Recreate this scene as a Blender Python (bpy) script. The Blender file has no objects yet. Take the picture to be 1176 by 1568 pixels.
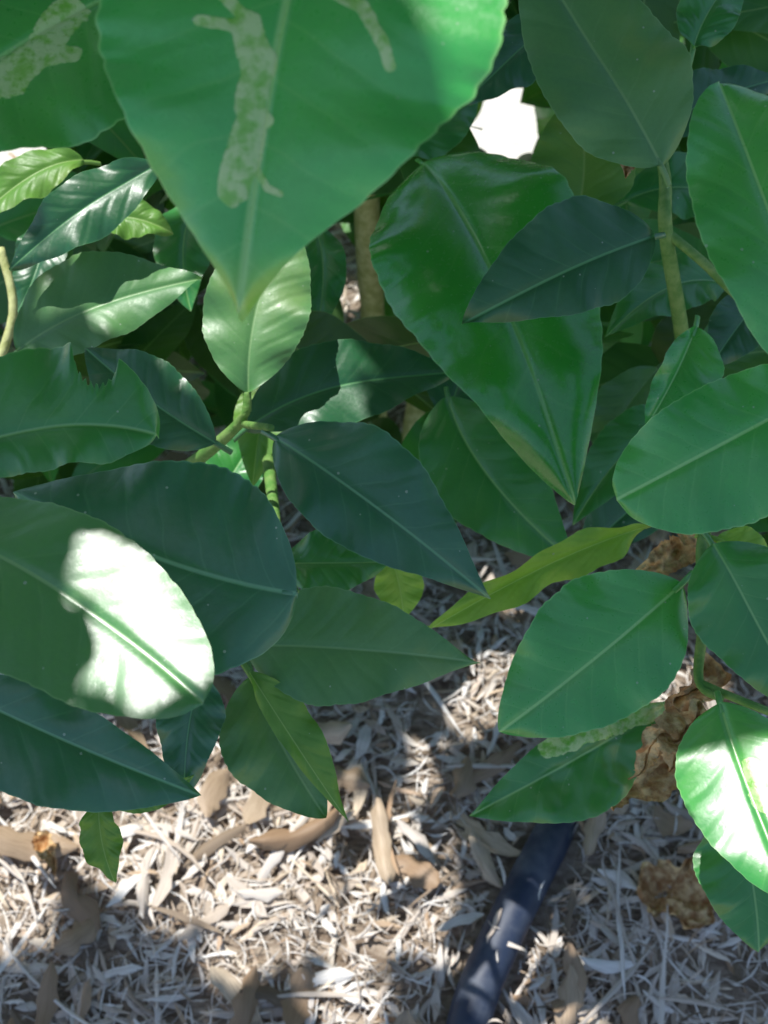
import bpy, math, random
import numpy as np
from mathutils import Vector, Matrix, noise
random.seed(4); rng=np.random.default_rng(7)
scene=bpy.context.scene
# ------------------------------------------------ camera (compact camera, 6.2 mm lens, pitched 55 deg down)
CAMZ=.78; PITCH=math.radians(55)
C=Vector((0,0,CAMZ)); F=Vector((0,math.cos(PITCH),-math.sin(PITCH))); R=Vector((1,0,0)); U=Vector((0,math.sin(PITCH),math.cos(PITCH)))
K=1688.0
# image-pixel helpers -> world position
def ray(x,y): return F+R*((x-588)/K)-U*((y-784)/K)
def P(x,y,d): return C+ray(x,y)*d
def G(x,y,z=0.0):
    r=ray(x,y); return C+r*((z-C.z)/r.z)
cam=bpy.data.cameras.new("camera"); co=bpy.data.objects.new("camera",cam); scene.collection.objects.link(co)
co.location=C; co.rotation_euler=(math.radians(90)-PITCH,0,0)
cam.sensor_fit='VERTICAL'; cam.sensor_height=5.76; cam.sensor_width=4.32; cam.lens=6.2
cam.clip_start=.01; cam.clip_end=500
cam.dof.use_dof=True; cam.dof.focus_distance=.34; cam.dof.aperture_fstop=3.5
scene.camera=co
# ------------------------------------------------ light
S=Vector((-.3,.3,.906)).normalized()
w=bpy.data.worlds.new("World"); scene.world=w; w.use_nodes=True
nt=w.node_tree; bg=nt.nodes['Background']; sky=nt.nodes.new('ShaderNodeTexSky'); sky.sky_type='NISHITA'; sky.sun_disc=False
sky.sun_elevation=math.asin(S.z); sky.sun_rotation=math.atan2(S.x,S.y)
nt.links.new(sky.outputs[0],bg.inputs[0]); bg.inputs[1].default_value=.15
sl=bpy.data.lights.new("sun",'SUN'); sl.energy=5; sl.angle=math.radians(.5); sl.color=(1,.975,.93)
so=bpy.data.objects.new("sun",sl); so.rotation_euler=S.to_track_quat('Z','Y').to_euler(); scene.collection.objects.link(so)
scene.view_settings.view_transform='Standard'; scene.view_settings.look='None'; scene.view_settings.exposure=0
# ------------------------------------------------ material helpers
class N:
    def __init__(s,name):
        s.m=bpy.data.materials.new(name); s.m.use_nodes=True; s.t=s.m.node_tree; s.t.nodes.clear()
        s.out=s.t.nodes.new('ShaderNodeOutputMaterial')
    def n(s,typ,**kw):
        x=s.t.nodes.new('ShaderNode'+typ)
        for k,v in kw.items(): setattr(x,k,v)
        return x
    def set(s,sock,v):
        if isinstance(v,bpy.types.NodeSocket): s.t.links.new(v,sock)
        elif isinstance(v,(tuple,list)) and len(v)==3 and sock.type=='RGBA': sock.default_value=(*v,1)
        else: sock.default_value=v
    def math(s,op,a,b=0.0,c=None,clamp=False):
        x=s.n('Math',operation=op,use_clamp=clamp); s.set(x.inputs[0],a); s.set(x.inputs[1],b)
        if c is not None: s.set(x.inputs[2],c)
        return x.outputs[0]
    def mix(s,f,a,b):
        x=s.n('Mix',data_type='RGBA'); s.set(x.inputs[0],f); s.set(x.inputs[6],a); s.set(x.inputs[7],b); return x.outputs[2]
    def rng(s,v,a,b,c=0.0,d=1.0):
        x=s.n('MapRange',interpolation_type='SMOOTHSTEP'); s.set(x.inputs[0],v)
        for i,q in enumerate((a,b,c,d)): x.inputs[i+1].default_value=q
        return x.outputs[0]
    def noise(s,vec,scale,det=3,rough=.5):
        x=s.n('TexNoise'); 
        if vec is not None: s.t.links.new(vec,x.inputs['Vector'])
        x.inputs['Scale'].default_value=scale; x.inputs['Detail'].default_value=det; x.inputs['Roughness'].default_value=rough
        return x.outputs[0]
def leaf_mat(name,col,col2,vein,rough,trans=.2,island=False,mines=False,spec=.6,coat=0.0,tip=False):
    q=N(name)
    at=q.n('Attribute',attribute_name='leafco'); sep=q.n('SeparateXYZ'); q.t.links.new(at.outputs['Vector'],sep.inputs[0])
    u,lat,v=sep.outputs
    tc=q.n('TexCoord').outputs['Object']
    alat=q.math('ABSOLUTE',lat)
    big=q.noise(tc,38,2)
    s1=q.math('SUBTRACT',u,q.math('MULTIPLY',q.math('POWER',alat,.85),.22))
    s1=q.math('ADD',s1,q.math('MULTIPLY',big,.10))
    s1=q.math('ADD',s1,q.math('MULTIPLY',q.math('GREATER_THAN',lat,0.0),.045))
    fr=q.math('FRACT',q.math('MULTIPLY',s1,8.0)); dist=q.math('ABSOLUTE',q.math('SUBTRACT',fr,.5))
    veinm=q.rng(dist,.0,.06,1,0); veinm=q.math('MULTIPLY',veinm,q.rng(alat,.1,.85,1,0))
    midw=q.rng(alat,.008,.030,1,0)
    c=q.mix(q.rng(big,.3,.7),col,col2)
    if island:
        rnd=q.n('NewGeometry').outputs['Random Per Island']
        hs=q.n('HueSaturation'); q.set(hs.inputs['Color'],c)
        q.set(hs.inputs['Hue'],q.rng(rnd,0,1,.475,.515)); q.set(hs.inputs['Value'],q.rng(rnd,0,1,.4,1.35)); c=hs.outputs[0]
    else:
        fine=q.noise(tc,600,2)
        c=q.mix(q.math('MULTIPLY',fine,.35),c,tuple(x*.6 for x in col))
        c=q.mix(q.rng(q.noise(tc,24,3,.6),.56,.72,0,.25),c,(min(.9,col2[0]*2.4),min(.9,col2[1]*1.2),col2[2]*.9))
    if tip: c=q.mix(q.rng(u,.84,.99,0,.75),c,(.38,.68,.07))
    c=q.mix(q.math('MULTIPLY',veinm,.13),c,vein); c=q.mix(q.math('MULTIPLY',midw,.75),c,vein)
    c=q.mix(q.math('MULTIPLY',q.rng(q.math('ABSOLUTE',v),.975,1.0),.55),c,vein)
    rg=rough
    bh=q.math('MULTIPLY',q.rng(dist,0,.3,0,.26),q.rng(alat,.05,.3))
    bh=q.math('ADD',bh,q.math('MULTIPLY',big,.8))
    if not island:
        vo=q.n('TexVoronoi'); q.t.links.new(tc,vo.inputs['Vector']); vo.inputs['Scale'].default_value=380
        sx=q.n('SeparateXYZ'); q.t.links.new(vo.outputs['Color'],sx.inputs[0])
        thr=q.math('MULTIPLY',q.math('GREATER_THAN',sx.outputs[0],.88),sx.outputs[1])
        sp=q.math('LESS_THAN',vo.outputs['Distance'],q.math('MULTIPLY',thr,.2))
        c=q.mix(q.math('MULTIPLY',sp,.5),c,(.55,.62,.5))
        rg=q.rng(fine,.3,.7,rough-.05,rough+.06)
        bh=q.math('ADD',bh,q.math('MULTIPLY',fine,.11))
    if mines:
        mi=q.n('Attribute',attribute_name='mine').outputs['Fac']
        mn=q.noise(tc,300,4,.65)
        mn2=q.noise(tc,110,2,.5)
        mm=q.rng(q.math('ADD',q.math('ADD',mi,q.math('MULTIPLY',q.math('SUBTRACT',mn,.5),.3)),q.math('MULTIPLY',q.math('SUBTRACT',mn2,.5),.9)),.42,.48)
        mc=q.mix(q.rng(mn,.36,.60),(.26,.68,.08),(.68,.92,.40)); c=q.mix(q.math('MULTIPLY',mm,.9),c,mc)
        bh=q.math('ADD',bh,q.math('MULTIPLY',mm,q.math('MULTIPLY',mn,.35)))
    b=q.n('Bump'); b.inputs['Distance'].default_value=.0010; b.inputs['Strength'].default_value=.7; q.set(b.inputs['Height'],bh)
    p=q.n('BsdfPrincipled'); q.set(p.inputs['Base Color'],c); q.set(p.inputs['Roughness'],rg)
    p.inputs['IOR'].default_value=1.5; p.inputs['Specular IOR Level'].default_value=spec
    if coat: p.inputs['Coat Weight'].default_value=coat; p.inputs['Coat Roughness'].default_value=rough*.9
    q.t.links.new(b.outputs[0],p.inputs['Normal'])
    tr=q.n('BsdfTranslucent'); tcol=q.mix(.5,c,(.25,.6,.02)); q.set(tr.inputs[0],tcol)
    ms=q.n('MixShader'); ms.inputs[0].default_value=trans
    q.t.links.new(p.outputs[0],ms.inputs[1]); q.t.links.new(tr.outputs[0],ms.inputs[2]); q.t.links.new(ms.outputs[0],q.out.inputs[0])
    return q.m
MAT=dict(
 top=leaf_mat('leaf_mined',(.055,.55,.10),(.11,.66,.12),(.45,.88,.28),.32,.18,mines=True,spec=1.0,coat=.9,tip=True),
 bright=leaf_mat('leaf_bright',(.045,.43,.08),(.085,.53,.085),(.42,.84,.28),.32,.18,mines=True,spec=1.0,coat=.8),
 brightlit=leaf_mat('leaf_bright_waxy',(.045,.40,.07),(.085,.50,.08),(.36,.70,.22),.36,.2,mines=True,spec=1.0,coat=1.0),
 green=leaf_mat('leaf_green',(.035,.29,.06),(.06,.36,.065),(.32,.64,.22),.34,.2,mines=True,spec=1.0,coat=.5),
 glossy=leaf_mat('leaf_glossy',(.03,.38,.04),(.05,.46,.045),(.28,.7,.2),.22,.2,spec=1.0,coat=1.0),
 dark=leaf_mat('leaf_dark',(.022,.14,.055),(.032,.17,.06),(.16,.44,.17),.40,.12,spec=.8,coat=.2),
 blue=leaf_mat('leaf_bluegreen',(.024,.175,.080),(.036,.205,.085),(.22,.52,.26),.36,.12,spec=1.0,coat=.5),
 lit=leaf_mat('leaf_satin',(.06,.29,.07),(.085,.34,.075),(.30,.55,.2),.36,.15,spec=1.0,coat=1.0),
 dull=leaf_mat('leaf_dull',(.10,.30,.095),(.135,.35,.10),(.28,.5,.2),.45,.15,spec=.8,coat=.2),
 olive=leaf_mat('leaf_olive',(.14,.36,.055),(.19,.41,.06),(.38,.58,.16),.46,.25),
 under=leaf_mat('leaf_underside',(.36,.70,.09),(.44,.76,.11),(.6,.86,.24),.5,.3),
 fill=leaf_mat('leaf_inner',(.045,.24,.045),(.085,.32,.05),(.3,.52,.15),.36,.25,island=True,spec=.8),
)
q=N('leaf_crown'); p=q.n('BsdfPrincipled'); rnd=q.n('NewGeometry').outputs['Random Per Island']; q.set(p.inputs['Base Color'],q.mix(rnd,(.03,.13,.03),(.08,.22,.05))); p.inputs['Roughness'].default_value=.4
q.t.links.new(p.outputs[0],q.out.inputs[0]); MAT['crown']=q.m
def bark_mat(name,c1,c2,sc,bd=.001):
    q=N(name); tc=q.n('TexCoord').outputs['Object']; f=q.noise(tc,sc,4,.6)
    p=q.n('BsdfPrincipled'); q.set(p.inputs['Base Color'],q.mix(q.rng(f,.35,.65),c1,c2)); p.inputs['Roughness'].default_value=.6
    b=q.n('Bump'); b.inputs['Distance'].default_value=bd; q.set(b.inputs['Height'],f); q.t.links.new(b.outputs[0],p.inputs['Normal'])
    q.t.links.new(p.outputs[0],q.out.inputs[0]); return q.m
M_twig=bark_mat('green_twig',(.11,.28,.05),(.22,.38,.10),180)
M_stem=bark_mat('stem_bark',(.42,.46,.15),(.64,.66,.30),140)
M_dead=bark_mat('dead_leaf',(.42,.20,.07),(.85,.60,.30),150,.003)
# ------------------------------------------------ tree root
tree=bpy.data.objects.new("citrus_tree",None); tree.location=(-.01,.62,0); scene.collection.objects.link(tree)
def link(o,parent=None):
    scene.collection.objects.link(o)
    if parent is not None:
        o.parent=parent; o.matrix_parent_inverse=Matrix.Translation(-Vector(parent.location))
    return o
def mesh_obj(name,verts,faces,mat,parent=None,attrs=None,origin=None):
    me=bpy.data.meshes.new(name); verts=np.asarray(verts,float)
    if origin is not None: verts=verts-np.array(origin)
    me.from_pydata(verts.tolist(),[],faces if isinstance(faces,list) else faces.tolist())
    me.polygons.foreach_set('use_smooth',[True]*len(me.polygons))
    for k,(typ,data) in (attrs or {}).items():
        a=me.attributes.new(k,typ,'POINT'); a.data.foreach_set('vector' if typ=='FLOAT_VECTOR' else 'value',np.asarray(data,float).ravel())
    me.materials.append(mat); me.update()
    o=bpy.data.objects.new(name,me)
    if origin is not None: o.location=origin
    return link(o,parent)
def tube(name,pts,rad,mat,parent=None,seg=10,sub=6,wob=.0):
    pts=[Vector(p) for p in pts]; n=len(pts); P2=[];R2=[]
    for i in range(n-1):
        p0=pts[max(i-1,0)];p1=pts[i];p2=pts[i+1];p3=pts[min(i+2,n-1)]
        for k in range(sub):
            t=k/sub
            P2.append(.5*((2*p1)+(p2-p0)*t+(2*p0-5*p1+4*p2-p3)*t*t+(3*p1-p0-3*p2+p3)*t**3)); R2.append(rad[i]*(1-t)+rad[i+1]*t)
    P2.append(pts[-1]);R2.append(rad[-1])
    V=[];Fc=[]; ref=Vector((.3,.2,1)).normalized()
    for i,p in enumerate(P2):
        T=(P2[min(i+1,len(P2)-1)]-P2[max(i-1,0)]).normalized(); a=T.cross(ref)
        if a.length<1e-3:a=T.cross(Vector((1,0,0)))
        a.normalize(); b=T.cross(a)
        rr=R2[i]*(1+wob*noise.noise(p*60))
        for k in range(seg):
            th=2*math.pi*k/seg; V.append(p+(a*math.cos(th)+b*math.sin(th))*rr)
    for i in range(len(P2)-1):
        for k in range(seg):
            k2=(k+1)%seg; Fc.append([i*seg+k,i*seg+k2,(i+1)*seg+k2,(i+1)*seg+k])
    Fc.append(list(range(seg))[::-1]); Fc.append([(len(P2)-1)*seg+k for k in range(seg)])
    return mesh_obj(name,[tuple(v) for v in V],Fc,mat,parent)
# ------------------------------------------------ outer leaf builder (world units)
def prof(t,tp,eb,e):
    if t<tp: return math.sin(math.pi/2*min(1,t/tp))**eb
    return max(0.0,math.cos(math.pi/2*(t-tp)/(1-tp)))**e
def leaf(name,B,M,T,n,WA,WB,tp,eb,eA,eB,fold,curl,mat,mines=None,notch=None,wave=.0016,pet=.010,crumple=0,cup=.10,NU=90,NV=14):
    n=n.normalized(); ctrl=M*2-(B+T)*.5; L=(T-B).length; seed=random.uniform(0,100)
    V=[];LC=[];MI=[];Fc=[]; W=max(WA,WB)
    for i in range(NU+1):
        t=i/NU; p=B*(1-t)**2+ctrl*2*t*(1-t)+T*t*t
        tan=((ctrl-B)*(2*(1-t))+(T-ctrl)*(2*t)).normalized(); side=tan.cross(n).normalized()
        for j in range(-NV,NV+1):
            s=j/NV; v=math.copysign(abs(s)**1.3,s)
            e=eA if v>0 else eB
            wd=(WA if v>0 else WB)*prof(t,tp,eb,e)
            wd*=1+abs(v)*(.016*abs(math.sin(t*62+seed+(3 if v>0 else 0)))+.012*noise.noise(Vector((t*45,seed,v>0))))+.05*noise.noise(Vector((t*8,seed,1.5 if v>0 else 4)))
            if notch and ((v>0)==(notch[0]>0)):
                dd=(t-notch[1])/notch[2]
                if abs(dd)<1: wd*=1-notch[3]*math.sqrt(1-dd*dd)*(1+.1*math.sin(t*300))
            q=p+side*(v*wd)
            dz=fold*abs(v)*wd - curl*L*(2*t-1)**2 - cup*W*abs(v)**2.5*prof(t,tp,.5,.5)
            dz+=wave*abs(v)**1.5*(math.sin(t*13+seed+(1.7 if v>0 else 0))+.6*math.sin(t*27+seed*2))
            dz-=.0005*math.exp(-(v*wd/(.0012))**2)
            dz+=.0028*noise.noise(q*26+Vector((seed,0,0)))
            if crumple: dz+=crumple*noise.noise(q*75+Vector((seed,0,0)))
            q=q+n*dz
            V.append(tuple(q)); LC.append((t,v*wd/W,v))
            m=0
            if mines:
                q2=p+side*(v*wd)
                for line,r in mines:
                    for a,b in zip(line[:-1],line[1:]):
                        ab=b-a; k=max(0,min(1,(q2-a).dot(ab)/ab.length_squared)); d=(q2-(a+ab*k)).length
                        m=max(m,min(1,max(0,1-d/(r*2))))
            MI.append(m)
    w_=2*NV+1
    for i in range(NU):
        for j in range(w_-1):
            a=i*w_+j; Fc.append([a,a+1,a+w_+1,a+w_])
    tb=(ctrl-B).normalized(); nb=len(V); sd=tb.cross(n).normalized(); r=.0011
    bz=-curl*L
    for k in range(4):
        c=B+n*bz+tb*.004-tb*(pet*k/3)-n*(.0008+.006*(k/3)**2*pet/.012)
        for g in range(6):
            th=g*math.pi/3; V.append(tuple(c+(sd*math.cos(th)+n*math.sin(th))*r)); LC.append((.0,.02,0)); MI.append(0)
    for k in range(3):
        for g in range(6): Fc.append([nb+k*6+g,nb+k*6+(g+1)%6,nb+(k+1)*6+(g+1)%6,nb+(k+1)*6+g])
    return mesh_obj(name,V,Fc,MAT[mat],tree,{'leafco':('FLOAT_VECTOR',LC),'mine':('FLOAT',MI)},origin=tuple(B))
HERO=[]
def H(b,m,t,d,wA,wB,mat,n=(0,-.35,.94),tp=.42,eb=.7,e=.9,e2=None,fold=.15,curl=.06,mines=None,**kw):
    n=Vector(n).normalized(); P0=P(m[0],m[1],d)
    def onp(x,y):
        r=ray(x,y); return C+r*((P0-C).dot(n)/r.dot(n))
    B=onp(*b);T=onp(*t);M=P0
    D=Vector((t[0]-b[0],t[1]-b[1])).normalized(); a=Vector((-D.y,D.x))
    tw=(T-B).normalized(); sd=tw.cross(n).normalized()
    WA=abs((onp(m[0]+a.x*wA,m[1]+a.y*wA)-M).dot(sd)); WB=abs((onp(m[0]-a.x*wB,m[1]-a.y*wB)-M).dot(sd))
    ml=[([onp(*q) for q in line],r*d/K) for line,r in mines] if mines else None
    HERO.append(1)
    return leaf('leaf_%02d'%len(HERO),B,M,T,n,WA,WB,tp,eb,e,e2 if e2 else e,fold,curl,mat,mines=ml,**kw)
CF=(0,-.57,.82)
H((500,-260),(420,110),(358,480),.20,275,325,'top',n=(-.1,-.5,.85),tp=.38,e=1.3,fold=.18,curl=.04,wave=.0020,NU=150,NV=70,
  mines=[([(345,0),(385,45)],9),([(385,45),(400,110),(385,180),(375,240),(360,295)],22),([(310,45),(390,50)],8),([(400,170),(412,190)],8),([(390,255),(410,290),(432,300)],5),([(515,0),(560,30),(590,85),(600,115)],10)])
H((250,-70),(20,70),(-200,210),.25,150,190,'bright',n=(.1,-.3,.95),tp=.4,e=.9,mines=[([(110,15),(70,70),(20,115),(-40,130)],28),([(60,90),(100,85)],20)],NU=110,NV=50)
H((1018,240),(928,100),(800,-110),.37,112,108,'dull',n=(-.1,-.45,.88),e=.7)
H((643,212),(757,425),(885,755),.43,160,165,'glossy',n=(-.1,-.35,.93),tp=.40,eb=.6,e=.92,fold=.32,curl=.11,wave=.003,cup=.30)
H((1005,358),(868,415),(708,494),.37,100,74,'dark',n=(.05,-.55,.82),tp=.36,e=.8,e2=1.1,curl=.04)
H((1290,620),(1180,330),(1103,108),.27,110,112,'bright',n=(-.25,-.45,.85),tp=.5,e=.55)
H((1310,570),(1120,672),(948,762),.30,95,128,'bright',n=(-.1,-.5,.85),tp=.5,e=.45,fold=.1)
H((1050,893),(912,1008),(764,1124),.36,116,106,'bright',n=(-.1,-.5,.85),tp=.42,e=.76,fold=.1)
H((1040,1068),(885,1160),(720,1250),.40,50,88,'green',tp=.5,eb=1.1,e=1.0,crumple=.007,mines=[([(1040,1075),(960,1100),(890,1125),(840,1145)],16)],NU=90,NV=30)
H((1095,832),(1150,935),(1235,1090),.35,88,90,'green',n=(-.1,-.5,.85),e=.7)
H((1100,822),(1150,850),(1215,900),.37,30,35,'under')
H((1102,1072),(1140,1190),(1215,1375),.33,100,90,'brightlit',n=(-.31,0,.95),tp=.48,e=.6,mines=[([(1150,1175),(1160,1210),(1185,1240)],13)],fold=.03,curl=.015,wave=.0008,NU=90,NV=36)
H((1125,1230),(1150,1340),(1166,1460),.37,82,75,'green',e=.8)
H((1002,812),(850,862),(660,972),.40,28,30,'under',n=(.1,-.75,.65),e=.5,fold=.5,wave=.003)
H((415,658),(568,770),(755,912),.38,82,98,'blue',n=(0,-.4,.92),e=1.12,curl=.09)
H((450,902),(245,856),(8,745),.31,165,170,'blue',n=(-.05,-.33,.94),tp=.42,eb=.5,e=.85,fold=.06,pet=.004)
H((-160,780),(70,890),(312,1078),.27,150,122,'lit',n=(-.046,-.103,1.0),tp=.55,e=.5,fold=.0,curl=.005,wave=.0004,cup=.04)
H((-120,1030),(90,1130),(304,1217),.31,110,62,'blue',n=(0,-.3,.95),e=.9,fold=.25)
H((372,985),(545,994),(738,1009),.36,90,92,'dull',n=(0,-.28,.96),tp=.36,e=1.15)
H((385,1035),(430,1140),(500,1255),.37,85,60,'dull',n=(.1,-.5,.85),e=.8,fold=.3)
H((385,1030),(450,1135),(538,1262),.355,18,45,'olive',n=(.3,-.5,.8),e=1.0)
H((310,1030),(290,1110),(280,1225),.36,48,50,'blue',e=.8)
H((150,1230),(155,1290),(173,1357),.36,33,33,'olive',n=CF)
H((120,1190),(210,1215),(295,1190),.35,32,20,'olive',n=CF)
H((380,600),(393,470),(440,333),.43,80,80,'dull',n=(.1,-.5,.85),e=.55,tp=.48)
H((372,648),(520,590),(700,562),.45,60,68,'dark',n=(0,-.3,.95),tp=.5)
H((682,600),(745,725),(875,855),.48,85,85,'green',n=(-.2,-.4,.9),e=.8)
H((-150,705),(60,652),(233,655),.30,66,115,'green',n=(-.05,-.25,.96),tp=.5,e=.5,fold=.2,wave=.002,notch=(-1,.715,.085,.50),NU=160,NV=30)
H((18,530),(150,468),(306,418),.43,60,82,'dull',n=(0,-.4,.92),e=.9)
H((242,243),(120,325),(10,408),.42,48,52,'dark',n=(.1,-.5,.85))
H((328,676),(225,610),(125,528),.41,62,62,'dark',n=(0,-.5,.85),tp=.5)
H((150,335),(205,335),(264,355),.50,32,30,'olive')
H((125,238),(40,275),(-50,345),.46,35,35,'olive')
H((885,335),(895,235),(880,130),.50,80,80,'olive',n=CF)
H((850,20),(780,90),(705,150),.46,50,50,'dark')
H((600,220),(670,185),(730,125),.50,50,50,'green')
H((1010,200),(1095,150),(1200,110),.46,45,50,'dark')
H((1065,68),(1090,10),(1150,-70),.42,45,45,'green')
H((1072,497),(1035,575),(992,658),.40,30,62,'bright',n=(.1,-.5,.85),e=.6,fold=.5)
H((1120,425),(1030,440),(930,505),.47,45,45,'green',n=(0,-.1,1))
H((1180,440),(1130,500),(1090,560),.46,45,45,'dark')
H((598,850),(612,900),(618,948),.46,38,38,'under',n=CF)
H((430,860),(510,862),(598,858),.42,50,50,'green')
H((420,560),(400,640),(385,740),.5,40,40,'olive')
H((1040,640),(960,690),(880,800),.5,50,50,'green')
H((1010,560),(950,640),(930,700),.52,50,50,'dull')
H((680,640),(710,560),(730,450),.52,50,55,'dark')
H((900,840),(990,760),(1080,700),.53,50,60,'dark')
H((330,760),(370,700),(430,600),.52,45,45,'green')
H((580,700),(640,740),(700,800),.53,42,50,'dark')
H((480,340),(495,420),(480,520),.55,40,36,'green')
H((60,330),(60,400),(20,480),.52,40,40,'dark')
H((300,300),(280,380),(290,470),.54,45,45,'green')
H((960,300),(1060,290),(1150,330),.52,45,50,'green')
# ------------------------------------------------ twigs & stems
tw=lambda pts,r,mat=M_twig: tube('twig',[P(*p) for p in pts],r,mat,tree)
tw([(1000,180,.42),(1018,270,.41),(1020,360,.41),(1045,520,.45),(1060,700,.5)],[.0018,.0022,.0027,.003,.003])
tw([(1020,355,.41),(1075,400,.41),(1150,470,.42),(1230,520,.44)],[.0018,.0018,.002,.002])
tw([(1105,1070,.36),(1070,1040,.37),(1080,930,.37),(1078,820,.375),(1120,700,.45)],[.0012,.0016,.002,.0022,.0022])
tw([(1070,1045,.37),(1140,1075,.36),(1230,1110,.36)],[.0014,.0014,.0014])
tw([(378,600,.43),(372,640,.435),(320,690,.46),(250,740,.5)],[.0015,.002,.0028,.003])
tw([(415,655,.39),(375,650,.435)],[.0013,.0016])
tw([(452,905,.32),(430,860,.42),(410,700,.5)],[.0012,.002,.003])
tw([(0,380,.5),(20,480,.5),(-20,600,.5)],[.002,.002,.0025],M_stem)
tube('trunk',[(-.012,.62,-.02),(-.008,.62,.12),(-.012,.60,.3),(-.01,.60,.5),(.0,.66,.8),(-.1,.75,1.15),(-.3,.9,1.6)],[.015,.011,.009,.0085,.008,.006,.004],M_stem,tree,wob=.15)
tube('stem',[(.02,.6,-.02),(.04,.66,.2),(.06,.8,.5),(.1,.95,1.0),(-.15,1.0,1.6)],[.01,.007,.005,.005,.003],M_stem,tree)
tube('stem',[(-.02,.63,.05),(-.12,.68,.25),(-.25,.7,.5),(-.5,.8,1.0),(-.6,.9,1.6)],[.008,.008,.006,.005,.003],M_stem,tree)
tube('stem',[(-.1,.75,1.15),(-.25,.75,1.4),(-.4,.6,1.65)],[.005,.004,.003],M_stem,tree)
tube('stem',[(-.01,.6,.33),(-.05,.63,.40),(-.09,.66,.46)],[.004,.003,.002],M_stem,tree)
# ------------------------------------------------ sun flecks: gaps left in the crown along these rays
rays=[]
def fl(x,y,r,d=None):
    p=P(x,y,d) if d else G(x,y,.008); dd=(p-C).dot(F); rays.append((np.array(p),r*dd/K))
for a in [(200,852,20,.27),(232,898,32,.27),(258,965,42,.27),(280,1042,34,.27),(250,1075,16,.27),(305,950,28,.27),(412,785,18,.31),(556,955,13,.36),(1140,1340,46,.34),(1085,1312,22,.34),
 (0,1230,75),(60,1250,70),(120,1200,70),(200,1230,50),(270,1210,55),(330,1190,60),(380,1230,75),(420,1290,90),(500,1330,82),(590,1340,80),(340,1330,50),(450,1390,46),(265,1300,26),(265,1380,24),(440,1350,65),(350,1150,45),
 (200,1300,24),(20,1390,30),(735,1480,44),(820,1480,48),(790,1550,26),(345,1465,16),(625,1140,18),(650,1165,15),(730,1070,30),(760,1020,22),(715,1050,18),
 (765,880,17),(680,940,14),(1040,1050,34),(1080,1070,30),(540,455,20),(540,1550,16),(860,1510,16),(560,1440,16)]: fl(*a)
views=[(768,195,20),(785,228,12),(770,165,12),(30,238,22),(540,455,22),(480,370,15),(20,428,12),(563,270,14),(563,330,14),(563,400,14),(570,470,12)]
RP=np.array([r[0] for r in rays]); RR=np.array([r[1] for r in rays]); Sn=np.array(S)
def batch(name,cen,dirv,nor,L,W,mat,nu=8,nv=2,inner=False):
    k=len(cen)
    dirv/=np.linalg.norm(dirv,axis=1)[:,None]; nor=nor-dirv*(nor*dirv).sum(1)[:,None]; nor/=np.linalg.norm(nor,axis=1)[:,None]
    side=np.cross(dirv,nor)
    keep=np.ones(k,bool)
    for t in (-.5,-.25,0,.25,.5):
        for s_ in (-.45,0,.45):
            q=cen+dirv*(t*L)[:,None]+side*(s_*W*(1-abs(t)))[:,None]
            for p,r in zip(RP,RR):
                v=q-p; a=v@Sn; dist=np.linalg.norm(v-a[:,None]*Sn,axis=1)
                keep&=~((a>0.0)&(dist<(r if inner else r+.006)))
            if inner:
                for x,y,r in views:
                    rd=np.array(ray(x,y).normalized()); v=q-np.array(C); a=v@rd; dist=np.linalg.norm(v-a[:,None]*rd,axis=1)
                    keep&=~((dist<r/K*a+.004)&((a<.75) if 555<x<572 else True))
    cen,dirv,nor,side,L,W=[z[keep] for z in (cen,dirv,nor,side,L,W)]; k=len(cen)
    t=np.linspace(0,1,nu+1); v=np.linspace(-1,1,2*nv+1)
    T,Vv=np.meshgrid(t,v,indexing='ij'); T=T.ravel(); Vv=Vv.ravel()
    tp=.42; pr=np.where(T<tp,np.sin(np.pi/2*np.minimum(1,T/tp))**.7,np.maximum(0,np.cos(np.pi/2*(T-tp)/(1-tp)))**1.0)
    lat=Vv*pr
    curl=rng.uniform(-.05,.16,k); fold=rng.uniform(0,.45,k); ph=rng.uniform(0,6,k)
    X=cen[:,None,:]+dirv[:,None,:]*((T-.5)[None,:]*L[:,None])[...,None]+side[:,None,:]*(lat[None,:]*W[:,None]*.5)[...,None]
    Z=-curl[:,None]*L[:,None]*(2*T-1)[None]**2+fold[:,None]*np.abs(lat)[None]*W[:,None]*.5+.0012*np.sin(T[None]*14+ph[:,None])*np.abs(Vv)[None]
    X=X+nor[:,None,:]*Z[...,None]
    m=len(T); wv=2*nv+1; base=[]
    for i in range(nu):
        for j in range(wv-1):
            a=i*wv+j; base.append([a,a+1,a+wv+1,a+wv])
    Fc=(np.array(base)[None]+(np.arange(k)*m)[:,None,None]).reshape(-1,4)
    lc=np.tile(np.stack([T,lat,Vv],1),(k,1))
    return mesh_obj(name,X.reshape(-1,3),Fc,mat,tree,{'leafco':('FLOAT_VECTOR',lc)})
n0=9000
cen=np.stack([rng.uniform(-.6,.65,n0),rng.uniform(.3,1.05,n0),rng.uniform(.06,.7,n0)],1)
rel=cen-np.array(C); dep=rel@np.array(F); px=588+K*rel[:,0]/dep; py=784-K*(rel@np.array(U))/dep
lim=np.interp(px,[-200,300,420,560,660,760,900,1000,1176,1400],[1050,940,860,770,700,690,670,700,850,950])
keep=(dep>.51)&(py<lim)
cen=cen[keep][:2300]; k=len(cen)
dv=rng.normal(size=(k,3)); dv[:,2]=-abs(dv[:,2])*.5-.2; nr=np.array([0,-.35,.9])+rng.normal(size=(k,3))*.4
batch('inner_foliage',cen,dv,nr,rng.uniform(.07,.115,k),rng.uniform(.032,.048,k),MAT['fill'],nu=12,nv=3,inner=True)
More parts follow.
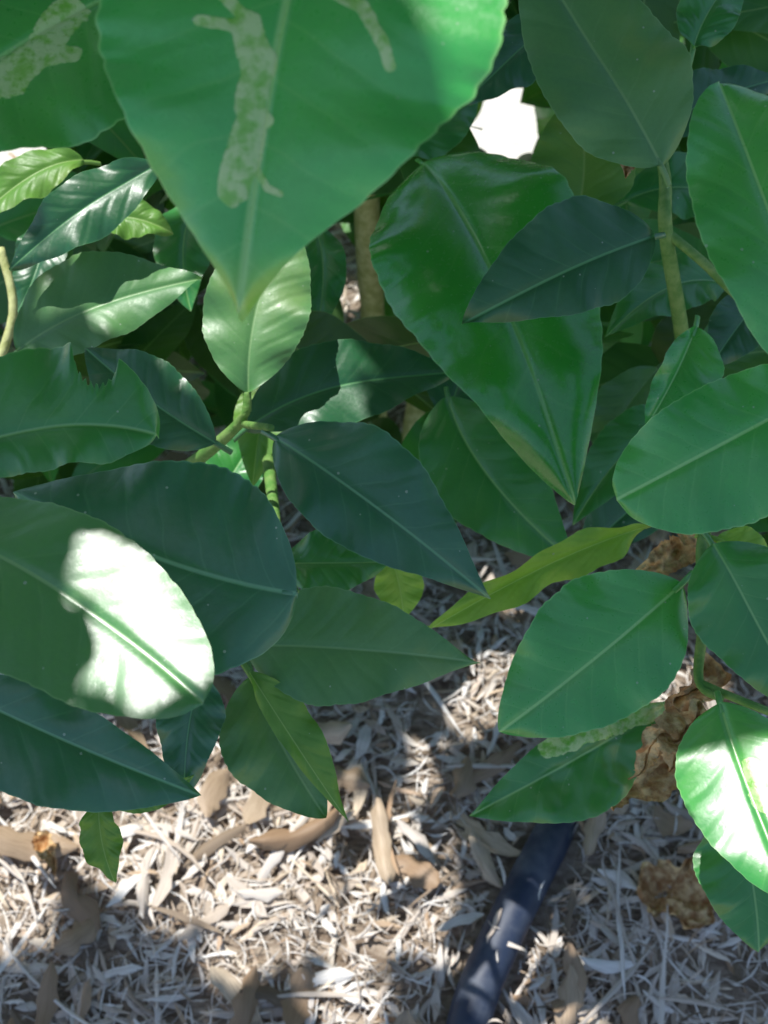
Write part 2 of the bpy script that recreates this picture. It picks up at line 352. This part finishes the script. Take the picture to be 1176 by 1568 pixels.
def crown(name,k,L0,L1,z0,z1):  # unseen upper crown, spread along the sun direction to shade the view
    gx=rng.uniform(-.54,.56,k); gy=rng.uniform(-.16,.86,k); z=rng.uniform(z0,z1,k)
    cen=np.stack([gx+(z-.2)*S.x/S.z,gy+(z-.2)*S.y/S.z,z],1)
    dv=rng.normal(size=(k,3)); dv[:,2]*=.35; nr=np.array([-.1,0,1.0])+rng.normal(size=(k,3))*.3
    L=rng.uniform(L0,L1,k); batch(name,cen,dv,nr,L,L*rng.uniform(.46,.56,k),MAT['crown'],nu=6,nv=1)
crown('shade_crown_foliage',2300,.07,.11,1.10,1.45)
crown('shade_crown_infill',9500,.022,.042,.98,1.25)  # small unseen leaves added to fill in shade around the fleck gaps
# ------------------------------------------------ dead leaves
def dead(name,b,m,t,d,w_,cr,par=tree):
    if d is None:
        B,M,T=[G(*a,.022) for a in (b,m,t)]; n=Vector((0,0,1)); d=(M-C).dot(F)
    else: B,M,T=P(*b,d),P(*m,d),P(*t,d); n=-F
    NU,NV=44,18; V=[];Fc=[]; ctrl=M*2-(B+T)*.5; sd0=random.uniform(0,50)
    for i in range(NU+1):
        t_=i/NU; p=B*(1-t_)**2+ctrl*2*t_*(1-t_)+T*t_*t_; tan=((ctrl-B)*(1-t_)+(T-ctrl)*t_).normalized(); s=tan.cross(n).normalized()
        for j in range(-NV,NV+1):
            v=j/NV; wd=w_*d/K*prof(t_,.45,.6,.8)*(1+.35*noise.noise(Vector((t_*9,sd0,v>0)))+.25*abs(v)*noise.noise(Vector((t_*30,sd0,v>0))))
            th=v*1.1; q=p+s*math.sin(th)*wd*1.1-n*(wd*(math.cos(th)-.6))
            q+=Vector((noise.noise(q*70),noise.noise(q*70+Vector((9,0,0))),noise.noise(q*70+Vector((0,9,0)))))*cr*.8
            q+=n*(.0045*noise.noise(q*170)+.002*noise.noise(q*400)-.002*math.exp(-(v*6)**2))
            V.append(tuple(q))
    w2=2*NV+1
    for i in range(NU):
        for j in range(w2-1):
            a=i*w2+j; Fc.append([a,a+1,a+w2+1,a+w2])
    return mesh_obj(name,V,Fc,M_dead,par,origin=tuple(B))
dead('withered_leaf',(1075,1070),(1025,1130),(962,1200),.385,42,.012)
dead('withered_leaf',(1060,1130),(1000,1195),(922,1225),.41,28,.012)
dead('withered_leaf',(1085,1000),(1050,1100),(1020,1180),.40,30,.012)
dead('withered_leaf',(1085,825),(1035,850),(985,875),.40,26,.009)
dead('withered_leaf',(985,230),(965,250),(960,275),.42,14,.004)
dead('dry_leaf',(985,1340),(1035,1370),(1085,1410),None,46,.014,None)
dead('dry_leaf',(60,1270),(72,1300),(85,1335),None,14,.008,None)
# ------------------------------------------------ ground
def hgt(x,y):
    return .008*np.sin(x*9+1.3)*np.cos(y*8)+.004*np.sin(x*23+y*17)
s=np.linspace(-1,1,181); ax=70*np.sign(s)*abs(s)**6+1.0*s
X,Y=np.meshgrid(ax,ax,indexing='ij'); fade=np.exp(-((X/3)**2+((Y-.5)/3)**2))
Z=hgt(X,Y)*fade-.004
m=len(s); idx=np.arange(m*m).reshape(m,m)
Fc=np.stack([idx[:-1,:-1],idx[1:,:-1],idx[1:,1:],idx[:-1,1:]],-1).reshape(-1,4)
q=N('mulched_soil'); tc=q.n('TexCoord').outputs['Object']
mp=q.n('Mapping'); q.t.links.new(tc,mp.inputs[0]); mp.inputs['Scale'].default_value=(1,2.2,1)
f1=q.noise(mp.outputs[0],60,5,.7); f2=q.noise(tc,9,3)
c=q.mix(q.rng(f1,.35,.65),(.18,.13,.09),(.52,.43,.34)); c=q.mix(q.math('MULTIPLY',q.rng(f2,.4,.7),.4),c,(.42,.33,.25))
gy=q.n('SeparateXYZ'); q.t.links.new(tc,gy.inputs[0])
c=q.mix(q.rng(q.math('ADD',gy.outputs[1],q.math('MULTIPLY',f2,.3)),1.05,1.15),c,q.mix(f1,(.62,.58,.52),(.85,.82,.76)))  # far ground coloured pale so gaps between leaves read as blown-out sunlight
b=q.n('Bump'); b.inputs['Distance'].default_value=.004; q.set(b.inputs['Height'],f1)
p=q.n('BsdfPrincipled'); q.set(p.inputs['Base Color'],c); p.inputs['Roughness'].default_value=.9; q.t.links.new(b.outputs[0],p.inputs['Normal']); q.t.links.new(p.outputs[0],q.out.inputs[0])
mesh_obj('ground',np.stack([X.ravel(),Y.ravel(),Z.ravel()],1),Fc,q.m)
# hose
hp=[G(665,1760,.012),G(700,1640,.012),G(728,1530,.013),G(770,1430,.014),G(812,1345,.012),G(843,1285,.004),G(868,1225,-.02),G(900,1150,-.04)]
q=N('hose_plastic'); tc=q.n('TexCoord').outputs['Object']; f=q.noise(tc,40,4,.6)
p=q.n('BsdfPrincipled'); q.set(p.inputs['Base Color'],q.mix(q.rng(f,.4,.75),(.03,.045,.085),(.12,.14,.18))); q.set(p.inputs['Roughness'],q.rng(f,.3,.7,.42,.62)); q.t.links.new(p.outputs[0],q.out.inputs[0])
tube('irrigation_hose',hp,[.0140]*8,q.m,None,seg=28,sub=8)
HP=np.array([tuple(a) for a in hp])
# mulch
q=N('wood_chip'); g=q.n('NewGeometry'); rnd=g.outputs['Random Per Island']
cr=q.n('ValToRGB'); q.set(cr.inputs[0],rnd); el=cr.color_ramp.elements; el[0].position=0; el[0].color=(.14,.10,.06,1); el[1].position=1; el[1].color=(.95,.91,.85,1)
for pos,cc in [(.09,(.36,.27,.19)),(.20,(.80,.73,.65)),(.33,(.52,.41,.31)),(.44,(.88,.82,.75)),(.58,(.93,.90,.85)),(.68,(.80,.66,.49)),(.76,(.50,.33,.20)),(.83,(.92,.87,.81)),(.92,(.66,.57,.48))]:
    e=el.new(pos); e.color=(*cc,1)
at=q.n('Attribute',attribute_name='chipco'); fv=q.noise(at.outputs['Vector'],1.0,3,.6)
c=q.mix(q.rng(fv,.42,.78,.0,.42),cr.outputs[0],(.32,.24,.17))
p=q.n('BsdfPrincipled'); q.set(p.inputs['Base Color'],c); p.inputs['Roughness'].default_value=.7
q.t.links.new(p.outputs[0],q.out.inputs[0]); M_chip=q.m
def chips(n,Lr,Wr,zr,arch,bend,tilt,cross=.04,yr=(.02,1.9),xr=(-.7,.7),ns=6):
    y=yr[0]+(yr[1]-yr[0])*rng.uniform(0,1,n)**1.3; x=rng.uniform(*xr,n)
    L=rng.uniform(0,1,n)**1.6*(Lr[1]-Lr[0])+Lr[0]; Wd=rng.uniform(*Wr,n)
    dmin=np.full(n,9.)
    for a,bb in zip(HP[:5],HP[1:6]):
        ab=(bb-a)[:2]; v=np.stack([x-a[0],y-a[1]],1); t=np.clip(v@ab/(ab@ab),0,1); dmin=np.minimum(dmin,np.linalg.norm(v-t[:,None]*ab,axis=1))
    kp=(dmin>.015+.28*L); over=(~kp)&(rng.uniform(0,1,n)<cross)
    z=hgt(x,y)+rng.uniform(*zr,n); z=np.where(over,.027+rng.uniform(0,.004,n),z); kp|=over
    x,y,z,L,Wd,over=[a[kp] for a in (x,y,z,L,Wd,over)]; n=len(x)
    u=np.linspace(-.5,.5,ns+1); cc=np.array([-1,-.4,.4,1.])
    Ug,Cg=np.meshgrid(u,cc,indexing='ij'); Ug=Ug.ravel();Cg=Cg.ravel(); m=len(Ug)
    sh=rng.uniform(.3,1.2,n)[:,None]; tap=np.clip(1-(2*np.abs(Ug[None]))**(1.5/sh+1.2)*.85,.08,1)*(1+.22*rng.normal(size=(n,m)))
    bd=rng.normal(size=n)*bend; cv=rng.normal(size=n)*bend; tw_=rng.normal(size=n)*.7
    lx=Ug[None]*L[:,None]; ly=Cg[None]*Wd[:,None]*.5*tap; lz=(1-Cg[None]**2)*Wd[:,None]*arch*rng.uniform(-.3,1,n)[:,None]
    ta=tw_[:,None]*Ug[None]; ly,lz=ly*np.cos(ta)-lz*np.sin(ta),ly*np.sin(ta)+lz*np.cos(ta)
    lz=lz+bd[:,None]*2.5*(Ug[None]**2)*L[:,None]+.02*L[:,None]*np.sin(Ug[None]*11+bd[:,None]*50); ly=ly+cv[:,None]*4*Ug[None]**2*L[:,None]
    yaw=rng.uniform(0,2*np.pi,n); pit=rng.normal(size=n)*tilt*np.where(over,.15,1); rol=rng.normal(size=n)*tilt*1.6
    c_,s_=np.cos(rol)[:,None],np.sin(rol)[:,None]; ly,lz=ly*c_-lz*s_,ly*s_+lz*c_
    c_,s_=np.cos(pit)[:,None],np.sin(pit)[:,None]; lx,lz=lx*c_-lz*s_,lx*s_+lz*c_
    c_,s_=np.cos(yaw)[:,None],np.sin(yaw)[:,None]; lx,ly=lx*c_-ly*s_,lx*s_+ly*c_
    V=np.stack([x[:,None]+lx,y[:,None]+ly,z[:,None]+lz],-1).reshape(-1,3)
    base=[]
    for i in range(ns):
        for j in range(3):
            a=i*4+j; base.append([a,a+1,a+5,a+4])
    Fc=(np.array(base)[None]+(np.arange(n)*m)[:,None,None]).reshape(-1,4)
    ck=np.stack([Ug[None]*L[:,None]*40+rng.uniform(0,90,n)[:,None],Cg[None]*Wd[:,None]*450+0*Ug[None],np.repeat(rng.uniform(0,90,n)[:,None],m,1)],-1).reshape(-1,3)
    return V,Fc,ck
parts=[chips(10500,(.012,.042),(.002,.006),(.0,.007),.2,.05,.11,yr=(.02,1.02)),
       chips(30000,(.008,.032),(.0005,.0015),(.002,.008),.3,.12,.10,cross=.05,yr=(.02,1.0),ns=4),
       chips(350,(.03,.055),(.005,.010),(.005,.010),.35,.06,.10,cross=.0,yr=(.02,1.0)),
       chips(300,(.05,.11),(.002,.004),(.008,.014),.4,.06,.05,cross=.05,yr=(.02,1.0))]
off=0;Vs=[];Fs=[];Ks=[]
for V,Fc,ck in parts: Vs.append(V);Fs.append(Fc+off);Ks.append(ck);off+=len(V)
mesh_obj('wood_mulch',np.concatenate(Vs),np.concatenate(Fs),M_chip,None,{'chipco':('FLOAT_VECTOR',np.concatenate(Ks))})
# dry leaf litter lying in the mulch
q=N('leaf_litter'); rnd=q.n('NewGeometry').outputs['Random Per Island']; at=q.n('Attribute',attribute_name='chipco'); fv=q.noise(at.outputs['Vector'],1.5,3,.6)
c=q.mix(rnd,(.34,.22,.13),(.74,.60,.43)); c=q.mix(q.rng(fv,.4,.7,0,.5),c,(.22,.13,.07))
p=q.n('BsdfPrincipled'); q.set(p.inputs['Base Color'],c); p.inputs['Roughness'].default_value=.55; q.t.links.new(p.outputs[0],q.out.inputs[0])
V,Fc,ck=chips(300,(.03,.07),(.011,.020),(.008,.014),.55,.09,.14,cross=0,yr=(.02,1.0),ns=8)
mesh_obj('leaf_litter',V,Fc,q.m,None,{'chipco':('FLOAT_VECTOR',ck)})
